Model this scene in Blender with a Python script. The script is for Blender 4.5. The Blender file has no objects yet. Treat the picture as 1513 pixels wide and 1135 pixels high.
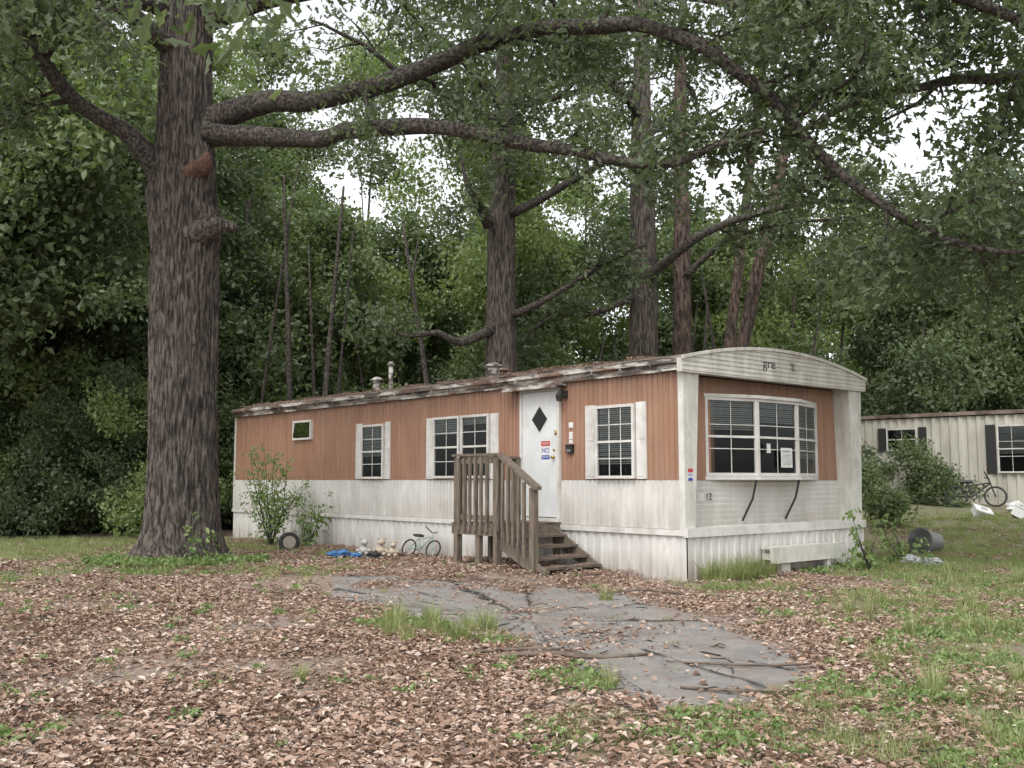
import bpy, math, random, time
import numpy as np
from mathutils import Vector, noise, Matrix, Euler
random.seed(7); rng=np.random.default_rng(7)
scene=bpy.context.scene
T0=time.time()
# ------------------------------------------------------------------ materials
def newmat(name):
    m=bpy.data.materials.new(name); m.use_nodes=True
    nt=m.node_tree; nt.nodes.clear()
    out=nt.nodes.new('ShaderNodeOutputMaterial')
    p=nt.nodes.new('ShaderNodeBsdfPrincipled')
    nt.links.new(p.outputs[0],out.inputs[0])
    return m,nt,p,out
def N(nt,t,**k):
    n=nt.nodes.new(t)
    for a,b in k.items(): setattr(n,a,b)
    return n
def noise_tex(nt,scale=(1,1,1),s=5,detail=4,rough=.6):
    tc=N(nt,'ShaderNodeTexCoord'); mp=N(nt,'ShaderNodeMapping'); mp.inputs['Scale'].default_value=scale
    nt.links.new(tc.outputs['Object'],mp.inputs[0])
    n=N(nt,'ShaderNodeTexNoise'); n.inputs['Scale'].default_value=s; n.inputs['Detail'].default_value=detail; n.inputs['Roughness'].default_value=rough
    nt.links.new(mp.outputs[0],n.inputs['Vector'])
    return n.outputs[0],mp
def ramp(nt,src,stops):
    r=N(nt,'ShaderNodeValToRGB'); e=r.color_ramp.elements
    while len(e)<len(stops): e.new(.5)
    for i,(p,c) in enumerate(stops):
        e[i].position=p; e[i].color=(c[0],c[1],c[2],1) if not isinstance(c,(int,float)) else (c,c,c,1)
    nt.links.new(src,r.inputs[0]); return r.outputs[0]
def mixc(nt,f,a,b,mode='MIX'):
    m=N(nt,'ShaderNodeMix',data_type='RGBA',blend_type=mode)
    for s,v in ((0,f),(6,a),(7,b)):
        if hasattr(v,'is_output'): nt.links.new(v,m.inputs[s])
        elif s==0: m.inputs[0].default_value=v
        else: m.inputs[s].default_value=(v[0],v[1],v[2],1)
    return m.outputs[2]
def bump(nt,p,src,strength=.4,dist=.02):
    b=N(nt,'ShaderNodeBump'); b.inputs['Strength'].default_value=strength; b.inputs['Distance'].default_value=dist
    nt.links.new(src,b.inputs['Height']); nt.links.new(b.outputs[0],p.inputs['Normal'])
def mat(name,c1,c2,s=5,scale=(1,1,1),rough=.7,bs=.3,bd=.01,bscale=20,metal=0,lo=.35,hi=.65,dirt=None,dscale=(8,8,.5),dlo=.5,dhi=.75,damt=1.,dirt2=None,d2=(3,3,3),d2lo=.55,d2hi=.7,d2amt=.5,ztint=None):
    m,nt,p,o=newmat(name)
    a,_=noise_tex(nt,scale,s)
    c=ramp(nt,a,[(lo,c1),(hi,c2)])
    if dirt:
        d,_=noise_tex(nt,dscale,1.,6,.7)
        f=ramp(nt,d,[(dlo,0.),(dhi,damt)])
        c=mixc(nt,f,c,dirt)
    if dirt2:
        d,_=noise_tex(nt,d2,1.,8,.75)
        f=ramp(nt,d,[(d2lo,0.),(d2hi,d2amt)]); c=mixc(nt,f,c,dirt2)
    if ztint: # patchy tint growing toward one height, splashed dirt on the skirting: (z_full,z_none,colour,amount)
        zd,zc,gc,ga=ztint
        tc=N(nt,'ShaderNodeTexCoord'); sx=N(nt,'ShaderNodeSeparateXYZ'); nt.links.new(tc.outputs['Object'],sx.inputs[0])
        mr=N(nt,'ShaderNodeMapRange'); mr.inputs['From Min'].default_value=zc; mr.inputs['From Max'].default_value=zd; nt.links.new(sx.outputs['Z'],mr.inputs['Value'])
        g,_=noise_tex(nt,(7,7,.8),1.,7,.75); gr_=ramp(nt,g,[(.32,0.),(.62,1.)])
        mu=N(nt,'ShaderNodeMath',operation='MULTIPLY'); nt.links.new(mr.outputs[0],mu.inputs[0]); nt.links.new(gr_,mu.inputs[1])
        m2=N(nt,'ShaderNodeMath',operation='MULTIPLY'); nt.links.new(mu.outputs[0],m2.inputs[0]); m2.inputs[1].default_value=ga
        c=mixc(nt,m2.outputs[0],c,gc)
    nt.links.new(c,p.inputs['Base Color'])
    p.inputs['Roughness'].default_value=rough; p.inputs['Metallic'].default_value=metal
    if bs:
        b,_=noise_tex(nt,scale,bscale); bump(nt,p,b,bs,bd)
    return m
def barkmat(name,dark,mid,light,s=13,zs=.13,lich=(.3,.31,.27),bd=.05,lamt=.55):
    m,nt,p,o=newmat(name)
    a,_=noise_tex(nt,(1,1,zs),s,8,.68)
    c=ramp(nt,a,[(.36,dark),(.46,mid),(.66,light)])
    hgt=ramp(nt,a,[(.36,0.),(.5,.8),(.7,1.)])
    f,_=noise_tex(nt,(1,1,1),40,4,.7); c=mixc(nt,.35,c,ramp(nt,f,[(.3,(.3,.3,.3)),(.7,(1.,1.,1.))]),'MULTIPLY')
    l,_=noise_tex(nt,(1,1,.8),7,6,.75); lf=ramp(nt,l,[(.6,0.),(.72,lamt)]); c=mixc(nt,lf,c,lich)
    g,_=noise_tex(nt,(1,1,.4),1.2,3,.6); c=mixc(nt,.7,c,ramp(nt,g,[(.3,(.62,.61,.60)),(.7,(1.,.98,.95))]),'MULTIPLY')
    nt.links.new(c,p.inputs['Base Color']); p.inputs['Roughness'].default_value=.95; bump(nt,p,hgt,1.,bd)
    return m
def leafmat(name,c1,c2,c3,trans=.35):
    m,nt,p,o=newmat(name)
    oi=N(nt,'ShaderNodeAttribute'); oi.attribute_name='rnd'; g=N(nt,'ShaderNodeNewGeometry')
    a=mixc(nt,oi.outputs['Fac'],c1,c2)
    f=ramp(nt,g.outputs['Random Per Island'],[(.3,0.),(1.,.8)])
    c=mixc(nt,f,a,c3)
    nt.links.new(c,p.inputs['Base Color']); p.inputs['Roughness'].default_value=.5
    p.inputs['Specular IOR Level'].default_value=.45
    t=N(nt,'ShaderNodeBsdfTranslucent'); c2_=mixc(nt,1.,c,(1.25,1.4,.65),'MULTIPLY'); nt.links.new(c2_,t.inputs[0])
    mx=N(nt,'ShaderNodeMixShader'); mx.inputs[0].default_value=trans
    nt.links.new(p.outputs[0],mx.inputs[1]); nt.links.new(t.outputs[0],mx.inputs[2]); nt.links.new(mx.outputs[0],o.inputs[0])
    return m
def plain(name,c,rough=.5,metal=0,trans=0):
    return mat(name,[x*.85 for x in c],[min(1,x*1.1) for x in c],s=12,rough=rough,metal=metal,bs=.05)
M_bark=barkmat('oak_bark',(.03,.024,.02),(.10,.082,.07),(.215,.18,.155),s=24,zs=.14,bd=.04)
M_bark2=barkmat('limb_bark',(.02,.017,.014),(.075,.062,.053),(.16,.14,.12),s=18,zs=1.,bd=.03,lamt=.75)
M_pine=barkmat('pine_bark',(.035,.024,.02),(.11,.078,.062),(.21,.15,.12),s=13,zs=.25)
M_wound=mat('bark_wound',(.05,.028,.02),(.16,.085,.055),s=14,rough=.9,bs=.9,bd=.04)
M_orange=mat('terracotta_siding',(.265,.137,.084),(.315,.172,.108),s=3,scale=(1,1,.4),rough=.6,bs=.08,dirt=(.17,.10,.07),dscale=(11,11,.3),dlo=.43,dhi=.75,damt=.6,dirt2=(.36,.24,.17),d2=(3,3,.5),d2lo=.46,d2hi=.75,d2amt=.5,ztint=(3.14,2.6,(.10,.06,.045),.65))  # streaky tint darkens the panels towards the wall top
M_white=mat('white_siding',(.50,.485,.45),(.61,.595,.56),s=3,scale=(1,1,.4),rough=.5,bs=.05,dirt=(.36,.34,.29),dscale=(12,12,.35),dlo=.48,dhi=.78,damt=.5,dirt2=(.36,.30,.23),d2=(1.3,1.3,2.5),d2lo=.53,d2hi=.78,d2amt=.5,ztint=(.72,1.2,(.26,.22,.17),.6))
M_skirt=mat('white_skirting_metal',(.50,.485,.455),(.61,.60,.565),s=3,scale=(1,1,.4),rough=.5,bs=.05,dirt=(.36,.33,.28),dscale=(9,9,.5),dlo=.5,dhi=.78,damt=.5,dirt2=(.28,.17,.10),d2=(4,4,1.5),d2lo=.6,d2hi=.74,d2amt=.5,ztint=(0.0,.45,(.20,.15,.11),.95))
M_trim=mat('white_trim',(.51,.495,.46),(.62,.605,.57),s=4,rough=.5,bs=.05,dirt=(.32,.30,.25),dscale=(2.5,2.5,2),dlo=.48,dhi=.72,damt=.55,dirt2=(.26,.18,.13),d2=(7,7,7),d2lo=.58,d2hi=.74,d2amt=.5)
M_cap=mat('stained_front_cap',(.50,.49,.44),(.62,.61,.56),s=4,rough=.5,bs=.05,dirt=(.27,.25,.20),dscale=(5,5,1.),dlo=.44,dhi=.7,damt=.6,dirt2=(.20,.12,.08),d2=(6,6,4),d2lo=.56,d2hi=.72,d2amt=.6)
M_fascia=mat('stained_fascia',(.42,.40,.36),(.57,.55,.50),s=4,rough=.55,bs=.05,dirt=(.05,.036,.03),dscale=(4,1.6,9),dlo=.42,dhi=.54,damt=.94,dirt2=(.19,.095,.055),d2=(2,2.5,6),d2lo=.48,d2hi=.62,d2amt=.75)
M_roof=mat('roof_metal',(.06,.042,.034),(.24,.19,.15),s=2.5,rough=.8,bs=.2)
M_door=mat('white_door',(.55,.56,.55),(.62,.63,.62),s=3,rough=.45,bs=.03,dirt=(.38,.36,.32),dscale=(3,3,2),dlo=.52,dhi=.78,damt=.55)
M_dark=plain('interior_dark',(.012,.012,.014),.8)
M_black=plain('black_metal',(.02,.02,.02),.5)
M_blind=plain('blind_slats',(.40,.40,.38),.6)
M_wood=mat('weathered_wood',(.075,.058,.043),(.19,.15,.115),s=4,scale=(6,6,.8),rough=.9,bs=.4,bd=.005,dirt=(.09,.095,.06),dscale=(4,4,2),dlo=.5,dhi=.7,damt=.6)
M_woodh=mat('weathered_tread',(.06,.045,.034),(.17,.13,.10),s=5,scale=(1,5,5),rough=.9,bs=.4,bd=.005)
M_red=plain('sign_red',(.42,.04,.04)); M_blue=plain('sign_blue',(.03,.06,.30)); M_paper=plain('paper_white',(.60,.60,.58),.8)
M_brass=plain('brass',(.5,.33,.1),.35,1)
M_grey=plain('worn_grey_metal',(.22,.22,.22),.5,.5)
M_plastic=plain('clear_plastic_sheet',(.33,.34,.34),.25)
M_rub=plain('rubber',(.025,.025,.025),.8)
M_tan=plain('dirty_tan_plastic',(.28,.24,.19),.7)
M_tarp=plain('blue_plastic',(.05,.16,.34),.4)
M_nwall=mat('beige_metal_siding',(.40,.38,.32),(.52,.50,.43),s=2,scale=(1,1,.3),rough=.5,bs=.03,dirt=(.22,.21,.16),dscale=(5,5,.5),dlo=.5,dhi=.75,damt=.6)
def glassmat():
    m,nt,p,o=newmat('window_glass')
    tr=N(nt,'ShaderNodeBsdfTransparent'); tr.inputs[0].default_value=(.7,.74,.74,1)
    gl=N(nt,'ShaderNodeBsdfGlossy'); gl.inputs['Roughness'].default_value=.06; gl.inputs[0].default_value=(.55,.58,.56,1)
    fr=N(nt,'ShaderNodeFresnel'); fr.inputs[0].default_value=1.5
    mx=N(nt,'ShaderNodeMixShader'); nt.links.new(fr.outputs[0],mx.inputs[0]); nt.links.new(tr.outputs[0],mx.inputs[1]); nt.links.new(gl.outputs[0],mx.inputs[2])
    nt.links.new(mx.outputs[0],o.inputs[0]); return m
M_glass=glassmat()
# ------------------------------------------------------------------ mesh builder
class MB:
    def __init__(s): s.v=[];s.f=[];s.m=[]
    def add(s,vs,fs,mat=0):
        o=len(s.v); s.v.extend([tuple(x) for x in vs]); s.f.extend([tuple(i+o for i in f) for f in fs]); s.m.extend([mat]*len(fs))
    def hexa(s,c,mat=0):
        s.add(c,[(0,1,2,3),(7,6,5,4),(0,4,5,1),(1,5,6,2),(2,6,7,3),(3,7,4,0)],mat)
    def box(s,x0,x1,y0,y1,z0,z1,mat=0,M=None):
        c=[(x0,y0,z0),(x1,y0,z0),(x1,y1,z0),(x0,y1,z0),(x0,y0,z1),(x1,y0,z1),(x1,y1,z1),(x0,y1,z1)]
        if M is not None: c=[M@Vector(p) for p in c]
        s.hexa(c,mat)
    def wbox(s,fn,t0,t1,o0,o1,z0,z1,mat=0):
        s.hexa([fn(t0,o0,z0),fn(t1,o0,z0),fn(t1,o1,z0),fn(t0,o1,z0),fn(t0,o0,z1),fn(t1,o0,z1),fn(t1,o1,z1),fn(t0,o1,z1)],mat)
    def obj(s,name,mats,parent=None,smooth=False,loc=None):
        me=bpy.data.meshes.new(name); me.from_pydata(s.v,[],s.f)
        for m in mats: me.materials.append(m)
        me.polygons.foreach_set('material_index',s.m)
        if smooth: me.polygons.foreach_set('use_smooth',[True]*len(s.f))
        me.update()
        o=bpy.data.objects.new(name,me); scene.collection.objects.link(o)
        if parent: o.parent=parent
        if loc: o.location=loc
        return o
def empty(name,loc=(0,0,0),rz=0):
    e=bpy.data.objects.new(name,None); scene.collection.objects.link(e); e.location=loc; e.rotation_euler=(0,0,rz); e.empty_display_size=.2
    return e
def catmull(P,R,step):
    P=[np.array(p,float) for p in P]; out=[];rad=[]
    n=len(P)
    for i in range(n-1):
        p0=P[max(i-1,0)];p1=P[i];p2=P[i+1];p3=P[min(i+2,n-1)]
        k=max(1,int(np.linalg.norm(p2-p1)/step))
        for j in range(k):
            t=j/k
            out.append(.5*((2*p1)+(-p0+p2)*t+(2*p0-5*p1+4*p2-p3)*t*t+(-p0+3*p1-3*p2+p3)*t**3)); rad.append(R[i]*(1-t)+R[i+1]*t)
    out.append(P[-1]); rad.append(R[-1])
    return np.array(out),np.array(rad)
def tube(mb,P,R,n=8,mat=0,fn=None):
    P=np.asarray(P,float); k=len(P)
    T=np.gradient(P,axis=0); T/= (np.linalg.norm(T,axis=1)[:,None]+1e-9)
    a=np.cross(T[0],[0.13,1,0.07]); 
    if np.linalg.norm(a)<.1: a=np.cross(T[0],[1,0,0])
    a/=np.linalg.norm(a)
    vs=[]
    ang=np.linspace(0,2*math.pi,n,endpoint=False)
    for i in range(k):
        a=a-T[i]*np.dot(a,T[i]); a/=np.linalg.norm(a)+1e-9
        b=np.cross(T[i],a)
        for t in ang:
            r=R[i]
            if fn: r=fn(r,t,P[i])
            vs.append(P[i]+r*(math.cos(t)*a+math.sin(t)*b))
    fs=[(i*n+j,i*n+(j+1)%n,(i+1)*n+(j+1)%n,(i+1)*n+j) for i in range(k-1) for j in range(n)]
    fs.append(tuple(range(n-1,-1,-1))); fs.append(tuple((k-1)*n+j for j in range(n)))
    mb.add(vs,fs,mat)
def ss(t): t=max(0,min(1,t)); return t*t*(3-2*t)
def h(x,y):
    z=.15*math.exp(-(((x+.8)/2.2)**2+((y-15.8)/1.8)**2))+.13*math.exp(-(((x+5.8)/2)**2+((y-17.5)/2)**2))
    z+=.8*ss((y-18)/12)*ss((x-5)/5)
    z+=.035*noise.noise(Vector((x*.6,y*.6,0)))+.012*noise.noise(Vector((x*3,y*3,4)))
    return z
# ------------------------------------------------------------------ leaf clumps
def leafshape(kind):
    if kind=='oak':
        o=[(0,.015),(.16,.10),(.26,.06),(.38,.27),(.47,.09),(.62,.32),(.7,.12),(.84,.22),(.9,.07),(1,0)]
    elif kind=='oaksimple':
        o=[(0,.02),(.3,.17),(.42,.08),(.62,.27),(.75,.12),(1,0)]
    elif kind=='oval':
        o=[(0,.0),(.3,.22),(.65,.22),(1,0)]
    else: o=[(0,0),(.45,.3),(1,0)]
    return o
def clump(name,n,R,size,kind,mat,loc,parent=None,droop=.4,flat=False,shell=.0,squash=.8,fold=.25):
    vs=[];fs=[]
    for i in range(n):
        o=leafshape(kind if not (flat and random.random()<.45) else 'oval')
        if flat:
            a=random.uniform(0,6.283); r=R*math.sqrt(random.random())
            c=np.array([r*math.cos(a),r*math.sin(a),random.uniform(0.0,.03)])
            a=random.uniform(0,6.283); d=np.array([math.cos(a),math.sin(a),random.uniform(-.35,.35)])
            nn=np.array([random.gauss(0,.45),random.gauss(0,.45),1.])
        else:
            c=rng.normal(size=3); c/=np.linalg.norm(c); c*=R*(shell+(1-shell)*random.random()**.5); c[2]*=squash
            d=rng.normal(size=3); d[2]-=droop
            nn=rng.normal(size=3); nn[2]+=.8
        d/=np.linalg.norm(d); s=np.cross(d,nn); s/=np.linalg.norm(s); w=np.cross(s,d)
        L=size*(random.uniform(.65,1.25) if not flat else random.uniform(.4,1.25)); curl=random.uniform(-.1,.35) if not flat else random.uniform(.0,1.0)
        for sg in (1,-1):
            pts=[c+d*L*t+s*(sg*hw*L)+w*(fold*hw*L-L*curl*(t-.5)**2) for t,hw in o]
            if sg==1:
                base=len(vs); vs.extend(pts); fs.append(tuple(range(base,base+len(o)))); tip=base+len(o)-1
            else:
                b=len(vs); vs.extend(pts[1:-1]); k=len(o)-2
                fs.append((base,)+ (tip,)+tuple(b+j for j in range(k-1,-1,-1)))
    me=bpy.data.meshes.new(name); me.from_pydata([tuple(v) for v in vs],[],fs); me.materials.append(mat); me.update()
    ob=bpy.data.objects.new(name,me); scene.collection.objects.link(ob); ob.location=loc
    if parent: ob.parent=parent
    return ob
def instancer(name,src,pts,scl,parent=None,mode='any',tilt=.2):
    me=bpy.data.meshes.new(name); me.from_pydata([tuple(p) for p in pts],[],[]); n=len(pts)
    if mode=='any': rot=rng.uniform(0,6.283,(n,3))
    elif mode=='lean': rot=np.stack([rng.normal(0,.5,n),rng.normal(0,.5,n),rng.uniform(0,6.283,n)],1)
    else: rot=np.stack([rng.normal(0,tilt,n)*.4,rng.normal(0,tilt,n)*.4,rng.uniform(0,6.283,n)],1)
    a=me.attributes.new('rot','FLOAT_VECTOR','POINT'); a.data.foreach_set('vector',rot.astype(np.float32).ravel())
    b=me.attributes.new('scl','FLOAT','POINT'); b.data.foreach_set('value',np.asarray(scl,np.float32))
    b=me.attributes.new('rnd','FLOAT','POINT'); b.data.foreach_set('value',rng.random(n).astype(np.float32))
    o=bpy.data.objects.new(name,me); scene.collection.objects.link(o)
    if parent: o.parent=parent
    ng=bpy.data.node_groups.new(name,'GeometryNodeTree')
    ng.interface.new_socket('Geometry',in_out='INPUT',socket_type='NodeSocketGeometry'); ng.interface.new_socket('Geometry',in_out='OUTPUT',socket_type='NodeSocketGeometry')
    gi=ng.nodes.new('NodeGroupInput'); go=ng.nodes.new('NodeGroupOutput')
    ip=ng.nodes.new('GeometryNodeInstanceOnPoints'); oi=ng.nodes.new('GeometryNodeObjectInfo'); oi.inputs['Object'].default_value=src
    ra=ng.nodes.new('GeometryNodeInputNamedAttribute'); ra.data_type='FLOAT_VECTOR'; ra.inputs[0].default_value='rot'
    sa=ng.nodes.new('GeometryNodeInputNamedAttribute'); sa.data_type='FLOAT'; sa.inputs[0].default_value='scl'
    e=ng.nodes.new('FunctionNodeEulerToRotation'); rl=ng.nodes.new('GeometryNodeRealizeInstances')
    L=ng.links.new
    L(gi.outputs[0],ip.inputs['Points']); L(oi.outputs['Geometry'],ip.inputs['Instance']); L(ra.outputs[0],e.inputs[0]); L(e.outputs[0],ip.inputs['Rotation']); L(sa.outputs[0],ip.inputs['Scale']); L(ip.outputs[0],rl.inputs[0]); L(rl.outputs[0],go.inputs[0])
    md=o.modifiers.new('scatter','NODES'); md.node_group=ng
    return o
# ------------------------------------------------------------------ ground
def axis(a,b,step,far,k=22):
    c=list(np.arange(a,b,step)); lo=[];hi=[]
    for i in range(1,k+1):
        d=(far)*(i/k)**3+i*step
        lo.append(a-d); hi.append(b+d)
    return np.array(lo[::-1]+c+hi)
xs=axis(-13,14,.14,500); ys=axis(2,32,.14,500)
V=[(x,y,h(x,y)) for y in ys for x in xs]; nx=len(xs); ny=len(ys)
F=[(j*nx+i,j*nx+i+1,(j+1)*nx+i+1,(j+1)*nx+i) for j in range(ny-1) for i in range(nx-1)]
G_EL=[(3.2,6.2,2.0,1.5,.8),(4.9,8.0,2.0,2.2,.65),(6.2,11.2,3.0,3.0,.6),(9.5,17,4.0,5.5,.95),(-.95,10.3,.7,.45,1.),(-.2,9.3,.55,.35,.9),(.45,7.6,.4,.4,.6),
      (.7,6.0,.7,.6,.5),(3.2,13.7,.8,.35,1.),(1.6,13.4,.5,.3,.3),(-5.6,16.0,1.9,.8,.8),(-10,22.0,6,3.6,.95),(-3.2,15.6,1.,.5,.4),(-3.4,20.0,1.5,.5,.5),(6.8,16.6,1.2,1.2,.7),(-3.5,6,1.2,.5,.12),(-2.,7.5,1.,.4,.15),(-5,11,.8,1.,.2),(14,24,6,6,.9),(-9,14,2,2,.3)]
def green(x,y):
    g=0
    for cx,cy,rx,ry,d in G_EL:
        q=((x-cx)/rx)**2+((y-cy)/ry)**2
        if q<2.2: g=max(g,d*ss((1.6-q)/1.2))
    n=noise.noise(Vector((x*1.1,y*1.1,7)))*.5+.5+.25*noise.noise(Vector((x*4,y*4,2)))
    return max(0,min(1,g*(.2+1.3*n)))
me=bpy.data.meshes.new('ground'); me.from_pydata(V,[],F); me.polygons.foreach_set('use_smooth',[True]*len(F))
at=me.attributes.new('green','FLOAT','POINT'); at.data.foreach_set('value',np.array([green(x,y) for x,y,_ in V],np.float32))
gr=bpy.data.objects.new('ground',me); scene.collection.objects.link(gr)
m,nt,p,o=newmat('leaf_litter_ground')
tc=N(nt,'ShaderNodeTexCoord'); vo=N(nt,'ShaderNodeTexVoronoi'); vo.inputs['Scale'].default_value=30; nt.links.new(tc.outputs['Object'],vo.inputs['Vector'])
sp=N(nt,'ShaderNodeSeparateColor'); nt.links.new(vo.outputs['Color'],sp.inputs[0])
c=ramp(nt,sp.outputs[0],[(0.,(.12,.08,.06)),(.5,(.22,.155,.12)),(1.,(.37,.28,.22))])
a,_=noise_tex(nt,(1,1,1),1.1,6,.65); f=ramp(nt,a,[(.40,0.),(.58,.9)]); 
e1,_=noise_tex(nt,(1,1,1),25,5,.7); dirtc=ramp(nt,e1,[(.3,(.16,.122,.098)),(.7,(.29,.235,.195))]); c=mixc(nt,f,c,dirtc)
a2,_=noise_tex(nt,(1,1,1),9,5); gc=ramp(nt,a2,[(.35,(.10,.092,.055)),(.65,(.17,.20,.08))])
at=N(nt,'ShaderNodeAttribute'); at.attribute_name='green'; c=mixc(nt,at.outputs['Fac'],c,gc)
nt.links.new(c,p.inputs['Base Color']); p.inputs['Roughness'].default_value=.95
b,_=noise_tex(nt,(1,1,1),30,5); bump(nt,p,b,.8,.03)
gr.data.materials.append(m)
# driveway pad
D=[(-2.7,15.0),(-1.5,14.6),(0,14.3),(1.4,13.3),(2.0,11.4),(2.4,9.8),(2.45,8.5),(2.1,7.4),(1.45,6.5),(.85,6.55),(.66,7.7),(.3,8.8),(-.2,9.5),(-.85,10.6),(-1.6,11.8),(-2.4,13.2)]
cx=[d[0] for d in D]+[D[0][0]]; cy=[d[1] for d in D]+[D[0][1]]
ol=[]
for i in range(len(D)):
    for j in range(10):
        t=j/10; x=cx[i]*(1-t)+cx[i+1]*t; y=cy[i]*(1-t)+cy[i+1]*t
        dx_=.3*noise.noise(Vector((x*2,y*2,3)))+.12*noise.noise(Vector((x*8,y*8,3))); dy_=.3*noise.noise(Vector((x*2,y*2,9)))+.12*noise.noise(Vector((x*8,y*8,9))); ol.append((x+dx_,y+dy_))
C0=(.2,10.8); mb=MB(); vs=[];K=30
for r in range(K+1):
    q=(r/K)
    for (x,y) in ol:
        X=C0[0]+(x-C0[0])*q; Y=C0[1]+(y-C0[1])*q
        vs.append((X,Y,h(X,Y)+.016*(1 if r<K else -1)))
no=len(ol)
mb.add(vs,[(r*no+i,r*no+(i+1)%no,(r+1)*no+(i+1)%no,(r+1)*no+i) for r in range(K) for i in range(no)])
M_asph=mat('worn_asphalt',(.165,.153,.143),(.245,.23,.213),s=2.2,rough=.95,bs=.7,bd=.012,bscale=60,dirt=(.22,.165,.13),dscale=(1.3,1.3,1.3),dlo=.48,dhi=.66,damt=.7,dirt2=(.10,.085,.075),d2=(14,14,14),d2lo=.52,d2hi=.66,d2amt=.5)
mb.obj('driveway',[M_asph],smooth=True)
def inside(x,y,s=1.):
    x=C0[0]+(x-C0[0])/s; y=C0[1]+(y-C0[1])/s
    c=False; n=len(D); j=n-1
    for i in range(n):
        if (D[i][1]>y)!=(D[j][1]>y) and x<(D[j][0]-D[i][0])*(y-D[i][1])/(D[j][1]-D[i][1])+D[i][0]: c=not c
        j=i
    return c
# ------------------------------------------------------------------ mobile home
A=Vector((2.547,14.57,0)); RZ=math.atan2(.6566,.7543); W=4.9; L=14.85
e_=Vector((.7543,.6566,0)); d_=Vector((-.6566,.7543,0))
def loc2w(x,y,z=0): return A+e_*x+d_*y+Vector((0,0,z))
home=empty('mobile_home',A,RZ)
side=lambda t,o,z:(-o,t,z)
front=lambda t,o,z:(t,.3-o,z)
back=lambda t,o,z:(W+o,t,z)
rear=lambda t,o,z:(t,L+o,z)
def corr(mb,fn,a0,a1,z0,z1,pitch,depth,mat=0,prof=((0,1),(.78,1),(.86,0),(.93,0)),horiz=False):
    pts=[]; t=a0
    while t<a1:
        for q,o in prof:
            if t+q*pitch<a1: pts.append((t+q*pitch,o*depth))
        t+=pitch
    pts.append((a1,depth))
    vs=[]
    for (q,o) in pts:
        vs+= [fn(q,o,z0),fn(q,o,z1)]
    mb.add(vs,[(2*i,2*i+2,2*i+3,2*i+1) for i in range(len(pts)-1)],mat)
mb=MB(); mb.box(.03,W-.03,.34,L-.03,.1,3.12); mb.obj('inner_body',[M_dark],home)
mb=MB()
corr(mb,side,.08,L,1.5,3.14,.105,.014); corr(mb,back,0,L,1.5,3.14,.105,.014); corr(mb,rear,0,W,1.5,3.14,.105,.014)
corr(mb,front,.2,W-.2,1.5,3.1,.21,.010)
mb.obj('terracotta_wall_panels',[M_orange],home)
rib=((0,1),(.3,1),(.4,0),(.9,0))
mb=MB()
corr(mb,side,.08,L,.77,1.497,.105,.022,0,rib); corr(mb,back,0,L,.77,1.497,.105,.022,0,rib); corr(mb,rear,0,W,.77,1.497,.105,.022,0,rib)
z=.79
vs=[];k=0
while z<1.49:
    for q,o in ((0,.0),(.8,.016),(.95,.016)):
        zz=min(z+q*.085,1.495); vs+=[front(.2,o+.004,zz),front(W-.2,o+.004,zz)]; k+=1
    z+=.085
mb.add(vs,[(2*i,2*i+1,2*i+3,2*i+2) for i in range(k-1)])
mb.obj('white_wall_panels',[M_white],home)
# skirting
mb=MB()
sk=((0,1),(.45,1),(.55,0),(.92,0))
corr(mb,lambda t,o,z:(-o-.0,t,z),-.02,L,-.3,.68,.19,.022,0,sk)
corr(mb,lambda t,o,z:(t,-.02-o,z),-.02,W,-.3,.68,.19,.022,0,sk)
corr(mb,lambda t,o,z:(W+o,t,z),0,L,-.3,.68,.19,.022,0,sk); corr(mb,rear,0,W,-.3,.68,.19,.022,0,sk)
mb.obj('skirting',[M_skirt],home)
mb=MB()
mb.box(-.055,.02,.0,L+.03,.68,.765); mb.box(-.055,W+.04,-.075,.0,.66,.79); mb.box(.02,W-.02,0,.31,.70,.792); mb.box(W-.02,W+.05,.0,L,.68,.765)
mb.obj('base_rail',[M_trim],home)
# fins / corner posts
mb=MB()
def prism(x0b,x1b,x0t,x1t,y0,y1,z0,z1):
    mb.hexa([(x0b,y0,z0),(x1b,y0,z0),(x1b,y1,z0),(x0b,y1,z0),(x0t,y0,z1),(x1t,y0,z1),(x1t,y1,z1),(x0t,y1,z1)])
prism(.001,.20,.001,.33,-.02,.298,.792,3.12); prism(W-.24,W-.001,W-.32,W+.10,-.02,.298,.792,3.12)
mb.box(-.037,-.001,-.022,.085,.767,3.12)
mb.box(-.03,.05,L-.04,L+.035,.767,3.14)
mb.obj('corner_posts',[M_cap],home)
# roof
def rz(x): return 3.30+.30*(1-((x-W/2)/(W/2+.15))**2)
X=[-.15+(W+.3)*i/24 for i in range(25)]
vs=[];ny_=60
for j in range(ny_+1):
    y=-.1+(L+.15)*j/ny_
    for x in X: vs.append((x,y,rz(x)+.014*noise.noise(Vector((x*2,y*2,0)))+.012))
mb=MB(); mb.add(vs,[(j*25+i,j*25+i+1,(j+1)*25+i+1,(j+1)*25+i) for j in range(ny_) for i in range(24)])
mb.obj('roof',[M_roof],home,smooth=True)
mb=MB()
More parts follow.
